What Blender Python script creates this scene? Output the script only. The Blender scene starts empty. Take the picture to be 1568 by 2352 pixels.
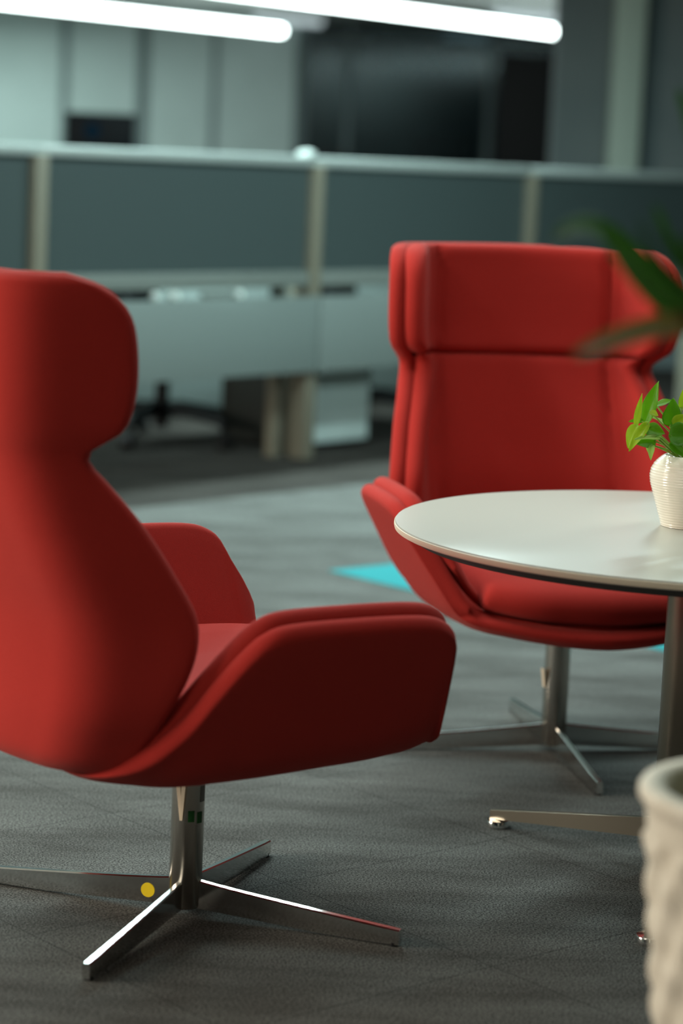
import bpy, bmesh, math, random
from mathutils import Vector, Matrix

random.seed(7)
R = math.radians
SC = bpy.context.scene
COL = SC.collection

# ------------------------------------------------------------------ camera
FPX, CXP, CYP = 5553.0, 784.0, 1176.0           # 85 mm lens on a 36 mm high frame of 2352 px
PITCH, ROLL, EYE = 0.145143, 0.045058, Vector((0.0, 0.0, 1.2))
_sp, _cp, _sr, _cr = math.sin(PITCH), math.cos(PITCH), math.sin(ROLL), math.cos(ROLL)
_r0, _d0, _f0 = Vector((1, 0, 0)), Vector((0, -_sp, -_cp)), Vector((0, _cp, -_sp))
CAM_R = _cr * _r0 - _sr * _d0
CAM_D = _sr * _r0 + _cr * _d0
CAM_F = _f0
cam_data = bpy.data.cameras.new('camera')
cam_data.sensor_fit = 'VERTICAL'
cam_data.sensor_height = 36.0
cam_data.lens = FPX * 36.0 / 2352.0
cam_data.clip_start, cam_data.clip_end = 0.1, 200
cam_data.dof.use_dof = True
cam_data.dof.focus_distance = 4.02
cam_data.dof.aperture_fstop = 2.2
cam = bpy.data.objects.new('camera', cam_data)
COL.objects.link(cam)
cam.matrix_world = Matrix(((CAM_R.x, -CAM_D.x, -CAM_F.x, EYE.x), (CAM_R.y, -CAM_D.y, -CAM_F.y, EYE.y),
                           (CAM_R.z, -CAM_D.z, -CAM_F.z, EYE.z), (0, 0, 0, 1)))
SC.camera = cam

# ------------------------------------------------------------------ world, lights, exposure
SC.view_settings.view_transform = 'Standard'
SC.view_settings.look = 'None'
SC.view_settings.exposure = 0.0
SC.view_settings.gamma = 1.0
SC.view_settings.use_curve_mapping = False
SC.cycles.use_denoising = True
SC.cycles.max_bounces = 6
SC.cycles.sample_clamp_indirect = 4.0
world = bpy.data.worlds.new('world')
SC.world = world
world.use_nodes = True
world.node_tree.nodes['Background'].inputs[0].default_value = (0.55, 0.75, 0.80, 1)
world.node_tree.nodes['Background'].inputs[1].default_value = 0.016


def area(name, loc, aim, sx, sy, power, color):
    l = bpy.data.lights.new(name, 'AREA')
    l.shape = 'RECTANGLE'
    l.size, l.size_y, l.energy, l.color = sx, sy, power, color
    o = bpy.data.objects.new(name, l)
    COL.objects.link(o)
    o.location = loc
    o.rotation_euler = (Vector(aim) - Vector(loc)).to_track_quat('-Z', 'Y').to_euler()
    return o


PA = R(37.38)                                    # heading of the partition row and of the lamp lines
PE = Vector((math.sin(PA), math.cos(PA), 0))     # along the row, to the right and away
PN = Vector((-PE.y, PE.x, 0))                    # away from the viewer
P0 = Vector((-0.174, 9.659, 0))                  # foot of the middle post


def strip(name, x, y, z, length, power, color):
    o = area(name, (x, y, z), (x, y, 0), length, 0.12, power, color)
    o.rotation_euler = (0, 0, R(90) - PA)
    return o


area('window_light', (-6.9, 2.9, 1.85), (0.0, 3.7, 0.7), 2.4, 1.6, 385, (1.0, 0.88, 0.74))  # key light from the left, placed in the added window opening
area('lamp_light', (-3.6, -1.4, 2.6), (0.3, 3.6, 0.6), 2.0, 0.3, 45, (1.0, 0.90, 0.76))  # unseen front fill, added to lift the table rim
strip('lamp_light', -0.9, 5.2, 2.6, 3.0, 70, (0.84, 1.0, 0.98))
strip('lamp_light', 1.0, 4.3, 2.6, 2.4, 17, (0.95, 1.0, 0.93))  # unseen, added to light the rear chair's back pad
strip('lamp_light', 0.9, 8.3, 2.6, 3.0, 80, (0.74, 1.0, 0.99))
strip('lamp_light', 3.7, 7.5, 2.6, 3.0, 80, (0.74, 1.0, 0.99))  # unseen, added so light reaches the drawer fronts below the desk panel
strip('lamp_light', -2.6, 9.4, 2.6, 3.0, 75, (0.74, 1.0, 0.99))
strip('lamp_light', -0.25, 9.97, 2.6, 3.0, 220, (0.74, 1.0, 0.99))  # unseen, added to brighten the pale screen beyond the desks
strip('lamp_light', -5.0, 19.0, 2.6, 4.0, 200, (0.78, 1.0, 0.98))
strip('lamp_light', -5.0, 24.5, 2.6, 4.0, 190, (0.78, 1.0, 0.96))  # unseen, added to brighten the left part of the back wall


# ------------------------------------------------------------------ pixel helpers (where the photo puts a point of known depth)
def ray(px, py):
    return CAM_R * ((px - CXP) / FPX) + CAM_D * ((py - CYP) / FPX) + CAM_F


def at(px, py, y):                               # the point of that pixel at depth y
    q = ray(px, py)
    return EYE + q * (y / q.y)


def atz(px, py, z):                              # the point of that pixel at height z
    q = ray(px, py)
    return EYE + q * ((z - EYE.z) / q.z)


# ------------------------------------------------------------------ materials
def lin(r, g, b):
    return tuple(((c / 255) / 12.92 if c / 255 <= 0.04045 else ((c / 255 + 0.055) / 1.055) ** 2.4) for c in (r, g, b)) + (1,)


def mat(name, color, rough=0.5, metal=0.0, **kw):
    m = bpy.data.materials.new(name)
    m.use_nodes = True
    b = m.node_tree.nodes['Principled BSDF']
    b.inputs['Base Color'].default_value = color if len(color) == 4 else (*color, 1)
    b.inputs['Roughness'].default_value = rough
    b.inputs['Metallic'].default_value = metal
    for k, v in kw.items():
        b.inputs[k.replace('_', ' ')].default_value = v
    return m


def noise_color(m, c1, c2, scale, detail=4, lo=0.35, hi=0.65, bump=0.0, bscale=None, stretch=(1, 1, 1)):
    nt = m.node_tree
    b = nt.nodes['Principled BSDF']
    tc = nt.nodes.new('ShaderNodeTexCoord')
    mp = nt.nodes.new('ShaderNodeMapping')
    mp.inputs['Scale'].default_value = stretch
    n = nt.nodes.new('ShaderNodeTexNoise')
    n.inputs['Scale'].default_value = scale
    n.inputs['Detail'].default_value = detail
    cr = nt.nodes.new('ShaderNodeValToRGB')
    cr.color_ramp.elements[0].position, cr.color_ramp.elements[1].position = lo, hi
    cr.color_ramp.elements[0].color = (*c1[:3], 1)
    cr.color_ramp.elements[1].color = (*c2[:3], 1)
    nt.links.new(tc.outputs['Object'], mp.inputs[0])
    nt.links.new(mp.outputs[0], n.inputs['Vector'])
    nt.links.new(n.outputs[0], cr.inputs[0])
    nt.links.new(cr.outputs[0], b.inputs['Base Color'])
    if bump:
        n2 = nt.nodes.new('ShaderNodeTexNoise')
        n2.inputs['Scale'].default_value = bscale or scale
        n2.inputs['Detail'].default_value = 3
        bp = nt.nodes.new('ShaderNodeBump')
        bp.inputs['Strength'].default_value = bump
        bp.inputs['Distance'].default_value = 0.002
        nt.links.new(mp.outputs[0], n2.inputs['Vector'])
        nt.links.new(n2.outputs[0], bp.inputs['Height'])
        nt.links.new(bp.outputs[0], b.inputs['Normal'])
    return m


def emit(name, color, strength):
    m = bpy.data.materials.new(name)
    m.use_nodes = True
    nt = m.node_tree
    nt.nodes.clear()
    o = nt.nodes.new('ShaderNodeOutputMaterial')
    e = nt.nodes.new('ShaderNodeEmission')
    e.inputs[0].default_value = (*color, 1)
    e.inputs[1].default_value = strength
    nt.links.new(e.outputs[0], o.inputs[0])
    return m


M = {}
M['red'] = noise_color(mat('red_wool', (0.4, 0.02, 0.02), 0.9, Sheen_Weight=0.12, Sheen_Roughness=0.5, Specular_IOR_Level=0.15),
                       (0.36, 0.022, 0.017), (0.46, 0.029, 0.022), 900, 2, 0.3, 0.7, 0.35, 1400)
M['red'].node_tree.nodes['Principled BSDF'].inputs['Sheen Tint'].default_value = (1, 0.55, 0.5, 1)
M['steel'] = mat('brushed_steel', (0.52, 0.49, 0.44), 0.26, 1.0)
M['chrome'] = mat('polished_aluminium', (0.72, 0.72, 0.70), 0.12, 1.0)
M['table_steel'] = mat('satin_steel', (0.27, 0.24, 0.19), 0.32, 1.0)
M['white_top'] = mat('white_laminate', lin(188, 184, 172), 0.30, Specular_IOR_Level=0.4)
M['rim'] = mat('cream_edge', lin(246, 234, 210), 0.35)
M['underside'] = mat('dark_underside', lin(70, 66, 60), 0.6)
M['ceramic'] = mat('cream_ceramic', lin(248, 241, 226), 0.16, Coat_Weight=0.4)
M['soil'] = noise_color(mat('soil', (0.02, 0.015, 0.01), 0.95), (0.008, 0.006, 0.005), (0.04, 0.03, 0.02), 60)
M['yellow'] = mat('yellow_sticker', lin(235, 205, 20), 0.5)
M['green_sticker'] = mat('green_sticker', lin(10, 85, 25), 0.5)
M['paper'] = mat('cream_paper', lin(225, 210, 185), 0.7)
M['stone'] = noise_color(mat('pale_stone', (0.5, 0.48, 0.42), 0.75), lin(196, 188, 172), lin(206, 199, 184), 30, bump=0.2, bscale=200)
M['frame'] = mat('beige_frame', lin(126, 122, 107), 0.45)
M['rail'] = mat('pale_aluminium', lin(190, 200, 196), 0.35, 0.3)
M['beam'] = mat('grey_beam', lin(122, 129, 124), 0.5)
M['panel'] = mat('grey_panel', lin(126, 137, 134), 0.6)
M['frost'] = mat('dark_frosted_glass', lin(72, 85, 85), 0.45, Transmission_Weight=0.15)
M['cab_white'] = mat('white_cabinet', lin(205, 220, 216), 0.5)
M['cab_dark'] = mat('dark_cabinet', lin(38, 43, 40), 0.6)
M['black'] = mat('black_plastic', (0.006, 0.007, 0.008), 0.5, Specular_IOR_Level=0.25)
M['white_plastic'] = mat('white_plastic', lin(225, 235, 230), 0.4)
M['screen'] = mat('dark_screen', (0.004, 0.006, 0.008), 0.5, Specular_IOR_Level=0.1)
M['logo'] = emit('screen_glow', (0.02, 0.09, 0.16), 0.14)
M['wall'] = noise_color(mat('grey_wall', (0.4, 0.45, 0.44), 0.7), lin(166, 180, 177), lin(172, 186, 183), 2)
M['wall_dark'] = noise_color(mat('charcoal_wall', (0.1, 0.11, 0.11), 0.8), lin(88, 100, 102), lin(94, 105, 106), 3)
M['wall_pale'] = mat('column_paint', lin(150, 166, 156), 0.7)
M['seam'] = mat('dark_seam', lin(92, 104, 104), 0.8)
M['ceil'] = mat('ceiling_paint', lin(225, 232, 228), 0.8)
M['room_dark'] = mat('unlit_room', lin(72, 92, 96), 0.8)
M['lamp'] = emit('lamp_diffuser', (0.85, 1.0, 0.98), 15.0)
M['lamp_dim'] = emit('lamp_diffuser_dim', (0.80, 0.97, 1.0), 0.75)
M['lamp_faint'] = emit('lamp_diffuser_faint', (0.55, 0.72, 0.78), 0.16)  # glow colour for a lamp mirrored in the dark glass
M['turq'] = noise_color(mat('turquoise_carpet', (0.07, 0.5, 0.5), 0.95, Specular_IOR_Level=0.1), (0.026, 0.235, 0.26), (0.036, 0.28, 0.30), 500, 2, bump=0.4, bscale=900)

# tinted pane: part see-through, part mirror
gm = bpy.data.materials.new('office_glass')
gm.use_nodes = True
_nt = gm.node_tree
_nt.nodes.clear()
_o = _nt.nodes.new('ShaderNodeOutputMaterial')
_mx = _nt.nodes.new('ShaderNodeMixShader')
_tr = _nt.nodes.new('ShaderNodeBsdfTransparent')
_gl = _nt.nodes.new('ShaderNodeBsdfGlossy')
_tr.inputs[0].default_value = (0.55, 0.66, 0.68, 1)
_gl.inputs['Color'].default_value = (0.8, 0.9, 0.9, 1)
_gl.inputs['Roughness'].default_value = 0.15
_mx.inputs[0].default_value = 0.025
_nt.links.new(_tr.outputs[0], _mx.inputs[1])
_nt.links.new(_gl.outputs[0], _mx.inputs[2])
_nt.links.new(_mx.outputs[0], _o.inputs[0])
M['glass'] = gm


def leaf_mat(name, c1, c2):
    m = mat(name, c1, 0.4, Subsurface_Weight=0.0)
    noise_color(m, c1, c2, 25, 3, 0.35, 0.7)
    nt = m.node_tree
    b = nt.nodes['Principled BSDF']
    out = nt.nodes['Material Output']
    tl = nt.nodes.new('ShaderNodeBsdfTranslucent')
    tl.inputs[0].default_value = (*[min(1, x * 1.3) for x in c2[:3]], 1)
    mx = nt.nodes.new('ShaderNodeMixShader')
    mx.inputs[0].default_value = 0.35
    nt.links.new(b.outputs[0], mx.inputs[1])
    nt.links.new(tl.outputs[0], mx.inputs[2])
    nt.links.new(mx.outputs[0], out.inputs[0])
    return m


M['leaf_mid'] = leaf_mat('leaf_mid_green', lin(96, 158, 14), lin(120, 178, 22))
M['leaf_dark'] = leaf_mat('leaf_deep_green', lin(76, 140, 10), lin(100, 160, 16))
M['leaf_lime'] = leaf_mat('leaf_lime', lin(160, 190, 26), lin(182, 205, 50))
M['leaf_pale'] = leaf_mat('leaf_pale_underside', lin(165, 198, 95), lin(180, 208, 120))
M['stem'] = mat('green_stem', lin(130, 165, 50), 0.5)
M['palm'] = leaf_mat('palm_green', lin(38, 76, 22), lin(50, 92, 30))
M['palm_olive'] = leaf_mat('palm_olive', lin(92, 84, 40), lin(106, 98, 46))


# carpet: dark woven floor in tiles, browner row of tiles under the desks
def carpet():
    m = bpy.data.materials.new('carpet')
    m.use_nodes = True
    nt = m.node_tree
    L = nt.links.new
    b = nt.nodes['Principled BSDF']
    b.inputs['Roughness'].default_value = 0.95
    b.inputs['Specular IOR Level'].default_value = 0.1
    tc = nt.nodes.new('ShaderNodeTexCoord')
    mp = nt.nodes.new('ShaderNodeMapping')
    mp.inputs['Rotation'].default_value = (0, 0, R(-40.8))
    L(tc.outputs['Object'], mp.inputs[0])

    def noise(scale, detail, src=mp, rough=0.6):
        n = nt.nodes.new('ShaderNodeTexNoise')
        n.inputs['Scale'].default_value = scale
        n.inputs['Detail'].default_value = detail
        n.inputs['Roughness'].default_value = rough
        L(src.outputs[0], n.inputs['Vector'])
        return n

    def ramp(src, stops):
        r = nt.nodes.new('ShaderNodeValToRGB')
        r.color_ramp.elements[0].position, r.color_ramp.elements[0].color = stops[0][0], (*stops[0][1], 1)
        r.color_ramp.elements[1].position, r.color_ramp.elements[1].color = stops[1][0], (*stops[1][1], 1)
        L(src.outputs[0], r.inputs[0])
        return r

    def mixc(mode, fac, a, c):
        x = nt.nodes.new('ShaderNodeMix')
        x.data_type = 'RGBA'
        x.blend_type = mode
        if isinstance(fac, (int, float)):
            x.inputs[0].default_value = fac
        else:
            L(fac, x.inputs[0])
        L(a, x.inputs[6])
        if isinstance(c, tuple):
            x.inputs[7].default_value = c
        else:
            L(c, x.inputs[7])
        return x

    mp2 = nt.nodes.new('ShaderNodeMapping')
    mp2.inputs['Scale'].default_value = (1.0, 3.2, 1.0)
    mp2.inputs['Rotation'].default_value = (0, 0, R(-6))
    L(tc.outputs['Object'], mp2.inputs[0])
    big = noise(2.1, 5, mp2)
    fine = noise(280, 4, mp, 0.9)
    c1 = ramp(big, ((0.30, (0.062, 0.060, 0.055)), (0.70, (0.160, 0.164, 0.156))))
    f1 = ramp(fine, ((0.42, (0.10, 0.10, 0.10)), (0.60, (1.85, 1.85, 1.85))))
    c2 = mixc('MULTIPLY', 1.0, c1.outputs[0], f1.outputs[0])
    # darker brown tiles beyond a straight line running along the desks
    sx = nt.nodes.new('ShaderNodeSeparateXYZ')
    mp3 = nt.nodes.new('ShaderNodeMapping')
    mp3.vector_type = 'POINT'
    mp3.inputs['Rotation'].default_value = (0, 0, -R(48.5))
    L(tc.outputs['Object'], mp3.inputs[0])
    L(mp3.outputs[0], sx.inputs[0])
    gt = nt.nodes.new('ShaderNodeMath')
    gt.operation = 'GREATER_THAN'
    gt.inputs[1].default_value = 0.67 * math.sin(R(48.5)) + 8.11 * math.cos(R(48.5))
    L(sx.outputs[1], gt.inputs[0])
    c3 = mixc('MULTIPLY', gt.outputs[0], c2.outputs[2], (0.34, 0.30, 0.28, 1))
    # tile joints
    br = nt.nodes.new('ShaderNodeTexBrick')
    br.offset = 0.0
    br.inputs['Scale'].default_value = 1.0
    br.inputs['Brick Width'].default_value = 0.5
    br.inputs['Row Height'].default_value = 0.5
    br.inputs['Mortar Size'].default_value = 0.0012
    br.inputs['Color1'].default_value = br.inputs['Color2'].default_value = (1, 1, 1, 1)
    br.inputs['Mortar'].default_value = (0.45, 0.45, 0.45, 1)
    L(mp.outputs[0], br.inputs['Vector'])
    c4 = mixc('MULTIPLY', 1.0, c3.outputs[2], br.outputs[0])
    L(c4.outputs[2], b.inputs['Base Color'])
    bp = nt.nodes.new('ShaderNodeBump')
    bp.inputs['Strength'].default_value = 0.08
    bp.inputs['Distance'].default_value = 0.003
    L(fine.outputs[0], bp.inputs['Height'])
    L(bp.outputs[0], b.inputs['Normal'])
    return m


M['carpet'] = carpet()


# ------------------------------------------------------------------ object helpers
def obj(name, bm, material, parent=None, smooth=False, loc=None):
    me = bpy.data.meshes.new(name)
    bmesh.ops.recalc_face_normals(bm, faces=bm.faces)
    bm.to_mesh(me)
    bm.free()
    if smooth:
        for p in me.polygons:
            p.use_smooth = True
    me.materials.append(material)
    o = bpy.data.objects.new(name, me)
    COL.objects.link(o)
    if parent:
        o.parent = parent
    if loc is not None:
        o.location = loc
    return o


def smooth_by_angle(o, ang=35):
    me = o.data
    for p in me.polygons:
        p.use_smooth = True
    bm = bmesh.new()
    bm.from_mesh(me)
    for e in bm.edges:
        if len(e.link_faces) == 2 and e.calc_face_angle(0) > R(ang):
            e.smooth = False
    bm.to_mesh(me)
    bm.free()
    return o


def tag(o, label=None, cat=None, group=None, kind=None):
    if label:
        o['label'] = label
    if cat:
        o['category'] = cat
    if group:
        o['group'] = group
    if kind:
        o['kind'] = kind
    return o


def thing(name, label, cat, loc=(0, 0, 0), rotz=0.0, group=None):
    o = bpy.data.objects.new(name, None)
    o.empty_display_size = 0.1
    COL.objects.link(o)
    o.location = loc
    o.rotation_euler = (0, 0, rotz)
    return tag(o, label, cat, group)


def copy_tree(o, parent=None):
    c = o.copy()
    COL.objects.link(c)
    c.parent = parent
    for ch in list(o.children):
        copy_tree(ch, c)
    return c


def add_box(bm, x0, x1, y0, y1, z0, z1, bevel=0.0, mtx=None, seg=2):
    r = bmesh.ops.create_cube(bm, size=1.0)
    vs = r['verts']
    for v in vs:
        v.co = Vector(((v.co.x + 0.5) * (x1 - x0) + x0, (v.co.y + 0.5) * (y1 - y0) + y0, (v.co.z + 0.5) * (z1 - z0) + z0))
    if bevel:
        es = list({e for v in vs for e in v.link_edges})
        g = bmesh.ops.bevel(bm, geom=es, offset=bevel, segments=seg, profile=0.5, affect='EDGES')
        vs = [v for v in g['verts']]
        vs = list({v for f in g['faces'] for v in f.verts} | {v for v in vs if v.is_valid})
    if mtx is not None:
        island = set(vs)
        stack = list(vs)
        while stack:
            v = stack.pop()
            for e in v.link_edges:
                w = e.other_vert(v)
                if w not in island:
                    island.add(w)
                    stack.append(w)
        for v in island:
            v.co = mtx @ v.co


def box(name, x0, x1, y0, y1, z0, z1, material, parent=None, bevel=0.0, mtx=None):
    bm = bmesh.new()
    add_box(bm, x0, x1, y0, y1, z0, z1, bevel, mtx)
    o = obj(name, bm, material, parent)
    return smooth_by_angle(o) if bevel else o


def add_lathe(bm, prof, seg=48, center=(0, 0), disp=None):
    rows = []
    for k, (r, z) in enumerate(prof):
        if r < 1e-6:
            rows.append([bm.verts.new((center[0], center[1], z))])
        else:
            row = []
            for i in range(seg):
                a = 2 * math.pi * i / seg
                rr = r + (disp(a, z, k) if disp else 0)
                row.append(bm.verts.new((center[0] + rr * math.cos(a), center[1] + rr * math.sin(a), z)))
            rows.append(row)
    for a, b in zip(rows, rows[1:]):
        for i in range(seg):
            j = (i + 1) % seg
            f = [a[0] if len(a) == 1 else a[i], a[0] if len(a) == 1 else a[j], b[0] if len(b) == 1 else b[j], b[0] if len(b) == 1 else b[i]]
            u = []
            for v in f:
                if v not in u:
                    u.append(v)
            if len(u) > 2:
                bm.faces.new(u)


def lathe(name, prof, material, parent=None, seg=48, center=(0, 0), ang=35, disp=None):
    bm = bmesh.new()
    add_lathe(bm, prof, seg, center, disp)
    return smooth_by_angle(obj(name, bm, material, parent), ang)


def add_tube(bm, pts, radii, seg=10):
    pts = [Vector(p) for p in pts]
    rings = []
    up = Vector((0.13, 0.31, 0.94)).normalized()
    for i, p in enumerate(pts):
        t = (pts[min(i + 1, len(pts) - 1)] - pts[max(i - 1, 0)]).normalized()
        a = t.cross(up)
        if a.length < 0.05:
            a = t.cross(Vector((1, 0, 0)))
        a.normalize()
        b = t.cross(a)
        r = radii[i] if isinstance(radii, (list, tuple)) else radii
        rings.append([bm.verts.new(p + a * (r * math.cos(2 * math.pi * k / seg)) + b * (r * math.sin(2 * math.pi * k / seg))) for k in range(seg)])
    for x, y in zip(rings, rings[1:]):
        for k in range(seg):
            j = (k + 1) % seg
            bm.faces.new((x[k], x[j], y[j], y[k]))
    bm.faces.new(rings[0])
    bm.faces.new(rings[-1][::-1])


def catmull(rows, t):
    n = len(rows) - 1
    x = t * n
    i = min(int(x), n - 1)
    f = x - i
    p0, p1, p2, p3 = rows[max(i - 1, 0)], rows[i], rows[i + 1], rows[min(i + 2, n)]
    return [0.5 * (2 * b + (c - a) * f + (2 * a - 5 * b + 4 * c - d) * f * f + (3 * b - a - 3 * c + d) * f ** 3) for a, b, c, d in zip(p0, p1, p2, p3)]


# ------------------------------------------------------------------ upholstered slab from guide rows
def guide_grid(rows, ns, fillet, R_edge, ncross=22, s0=0.0, s1=1.0, trim_tip=0.0):
    """rows: (cv, cw, ku, kv, kw, tu, tv, tw): centre, corner and tip of each half section.
    Returns a grid of points [i][j], j from the right tip over the centre to the left tip."""
    # dense sample along s to space the rows by arc length
    ts = [s0 + (s1 - s0) * i / 300 for i in range(301)]
    mids = []
    for t in ts:
        q = catmull(rows, t)
        mids.append(Vector((q[2], q[3], q[4])))
    acc = [0.0]
    for a, b in zip(mids, mids[1:]):
        acc.append(acc[-1] + (b - a).length)
    Ls = acc[-1]
    ne = 6
    edge = [R_edge * (1 - math.cos(k / ne * math.pi / 2)) for k in range(ne)]
    inner = [R_edge + (Ls - 2 * R_edge) * k / ns for k in range(ns + 1)]
    dist = edge + inner + [Ls - d for d in reversed(edge)]

    def t_of(d):
        for k in range(300):
            if acc[k + 1] >= d:
                f = (d - acc[k]) / max(acc[k + 1] - acc[k], 1e-9)
                return ts[k] + (ts[k + 1] - ts[k]) * f
        return ts[-1]
    grid, arc = [], []
    for d in dist:
        q = catmull(rows, t_of(d))
        c, k, tp = Vector((0, q[0], q[1])), Vector((q[2], q[3], q[4])), Vector((q[5], q[6], q[7]))
        fl = min(fillet, (k - c).length * 0.7, (tp - k).length * 0.7)
        a, b = k + (c - k).normalized() * fl, k + (tp - k).normalized() * fl
        poly = []
        for i in range(10):
            t = i / 10
            poly.append(Vector((a.x * t, c.y + (a.y - c.y) * t ** 1.7, c.z + (a.z - c.z) * t ** 1.7)))
        for i in range(25):
            t = i / 24
            poly.append(a * (1 - t) ** 2 + k * (2 * t * (1 - t)) + b * t * t)
        poly += [b + (tp - b) * i / 10 for i in range(1, 11)]
        # smooth join at the centre line
        ac = [0.0]
        for x, y in zip(poly, poly[1:]):
            ac.append(ac[-1] + (y - x).length)
        LL = ac[-1]
        ds = [(LL - R_edge) * i / ncross for i in range(ncross)] + [LL - e for e in reversed(edge)]
        ds[-1] = LL
        ds.insert(ncross, LL - R_edge)
        half = []
        for x in ds:
            j = 0
            while j < len(ac) - 2 and ac[j + 1] < x:
                j += 1
            f = (x - ac[j]) / max(ac[j + 1] - ac[j], 1e-9)
            half.append(poly[j] + (poly[j + 1] - poly[j]) * min(f, 1))
        row = [Vector((-v.x, v.y, v.z)) for v in reversed(half[1:])] + half
        grid.append(row[::-1])
        arc.append([(LL - x, x) for x in reversed(ds)] + [(LL - x, x) for x in ds[1:]])
    edist = [[min(arc[i][j][0], d, Ls - d) for j in range(len(grid[0]))] for i, d in enumerate(dist)]
    return grid, arc, edist


def slab_bm(rows, inside, off, T, R_edge, ns=40, fillet=0.06, s0=0.0, s1=1.0, groove=None, gdepth=0.5, back=1.0, puff=0.0, flat=False):
    grid, arc, edist = guide_grid(rows, ns, fillet, R_edge, s0=s0, s1=s1)
    ni, nj = len(grid), len(grid[0])
    inside = Vector(inside)
    bm = bmesh.new()
    va, vb = [], []
    for i in range(ni):
        ra, rb = [], []
        for j in range(nj):
            e1 = grid[min(i + 1, ni - 1)][j] - grid[max(i - 1, 0)][j]
            e2 = grid[i][min(j + 1, nj - 1)] - grid[i][max(j - 1, 0)]
            n = e1.cross(e2)
            n = n.normalized() if n.length > 1e-12 else inside.copy()
            ra.append(n)
        rb = ra
        va.append(ra)
    flip = -1 if va[ni // 2][nj // 2].dot(inside) < 0 else 1
    if flat:                                      # a standing slab grows thick sideways only
        for r in va:
            for j in range(nj):
                r[j] = Vector((r[j].x, r[j].y, r[j].z * 0.15))
    for it in range(10):                          # even normals keep tight corners clean
        va = [[(va[max(i - 1, 0)][j] + va[min(i + 1, ni - 1)][j] + va[i][max(j - 1, 0)] + va[i][min(j + 1, nj - 1)] + va[i][j] * 2).normalized()
               for j in range(nj)] for i in range(ni)]
    for i in range(ni):
        ra, rb = [], []
        for j in range(nj):
            n = va[i][j] * flip
            d = edist[i][j]
            x = min(1.0, max(0.0, d / R_edge))
            h = T / 2 * math.sqrt(max(0.0, 1 - (1 - x) ** 2))
            hi = h
            if groove:
                hi = h * (1 - gdepth * math.exp(-((arc[i][j][1] - groove) / 0.010) ** 2))
            if puff:
                hi += puff * min(1.0, d / 0.10) ** 0.7 * (1 if d > 0 else 0)
            p = grid[i][j] + n * off
            ra.append(p + n * hi)
            rb.append(p - n * h * back)
        for r, lst in ((ra, 'a'), (rb, 'b')):
            pass
        va[i] = [bm.verts.new(p) for p in ra]
        vb.append([bm.verts.new(p) for p in rb])
    for g, rev in ((va, False), (vb, True)):
        for i in range(ni - 1):
            for j in range(nj - 1):
                f = (g[i][j], g[i + 1][j], g[i + 1][j + 1], g[i][j + 1])
                bm.faces.new(f[::-1] if rev else f)
    bmesh.ops.remove_doubles(bm, verts=bm.verts, dist=0.00002)
    return bm


# ------------------------------------------------------------------ room shell
def structure(o):
    return tag(o, kind='structure')


structure(box('floor', -9, 9, -4, 33, -0.1, 0.0, M['carpet']))
YW = 27.6
CEIL = 2.75
structure(box('ceiling', -9, 9, -4, 33, CEIL, CEIL + 0.1, M['ceil']))
gx0, gx1 = at(690, 250, YW).x, at(1330, 250, YW).x
structure(box('wall_back', -9, gx0, YW, YW + 0.15, 0, CEIL, M['wall']))
structure(box('wall_back', gx1, 9, YW, YW + 0.15, 0, CEIL, M['wall_dark']))
# left wall, with an unseen window added to hold the key light
WY0, WY1 = 1.6, 4.2
structure(box('wall_left', -7.2, -7.0, WY1, 33, 0, CEIL, M['wall']))
structure(box('wall_left', -7.2, -7.0, -4, WY0, 0, CEIL, M['wall']))
structure(box('wall_left', -7.2, -7.0, WY0, WY1, 0, 0.9, M['wall']))
bm = bmesh.new()
for a0, a1, z0, z1 in ((WY0, WY1, 0.9, 0.96), (WY0, WY1, 2.69, 2.75), (WY0, WY0 + 0.06, 0.96, 2.69), (WY1 - 0.06, WY1, 0.96, 2.69), (2.87, 2.93, 0.96, 2.69)):
    add_box(bm, -7.15, -7.05, a0, a1, z0, z1)
structure(obj('window_1', bm, M['rail']))
# seams between the wall panels
for k, (px, w, z1) in enumerate(((148, 16, CEIL), (327, 26, CEIL), (492, 12, CEIL), (684, 14, CEIL))):
    c, hw = at(px, 200, YW).x, w / 2 / FPX * YW
    structure(box('trim_%d' % (k + 1), c - hw, c + hw, YW - 0.02, YW, 0, CEIL, M['seam']))
# unlit meeting room behind glass
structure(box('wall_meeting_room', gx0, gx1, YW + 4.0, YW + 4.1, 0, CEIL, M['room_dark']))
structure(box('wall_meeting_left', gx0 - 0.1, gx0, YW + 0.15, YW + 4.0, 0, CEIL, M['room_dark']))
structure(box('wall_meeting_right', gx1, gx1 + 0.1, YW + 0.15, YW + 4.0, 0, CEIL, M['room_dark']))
xm = [gx0 + 0.03, at(800, 200, YW).x, at(1125, 200, YW).x, gx1]
for k in range(3):
    structure(box('window_%d' % (k + 2), xm[k] + 0.03, xm[k + 1] - 0.03, YW + 0.05, YW + 0.062, 0.05, CEIL - 0.05, M['glass']))
for k, x in enumerate(xm[:3]):
    structure(box('trim_%d' % (k + 5), x - 0.035, x + 0.035, YW, YW + 0.1, 0, CEIL, M['wall_dark']))
a, b = at(850, 62, YW + 1.2), at(1140, 112, YW + 1.2)
structure(box('trim_8', a.x, b.x, YW + 1.2, YW + 1.5, b.z, CEIL, M['wall_dark']))
a, b = at(1150, 120, YW - 0.05), at(1262, 380, YW - 0.05)
structure(box('door_1', a.x, b.x, YW - 0.06, YW - 0.01, 0, a.z, M['black']))
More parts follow.
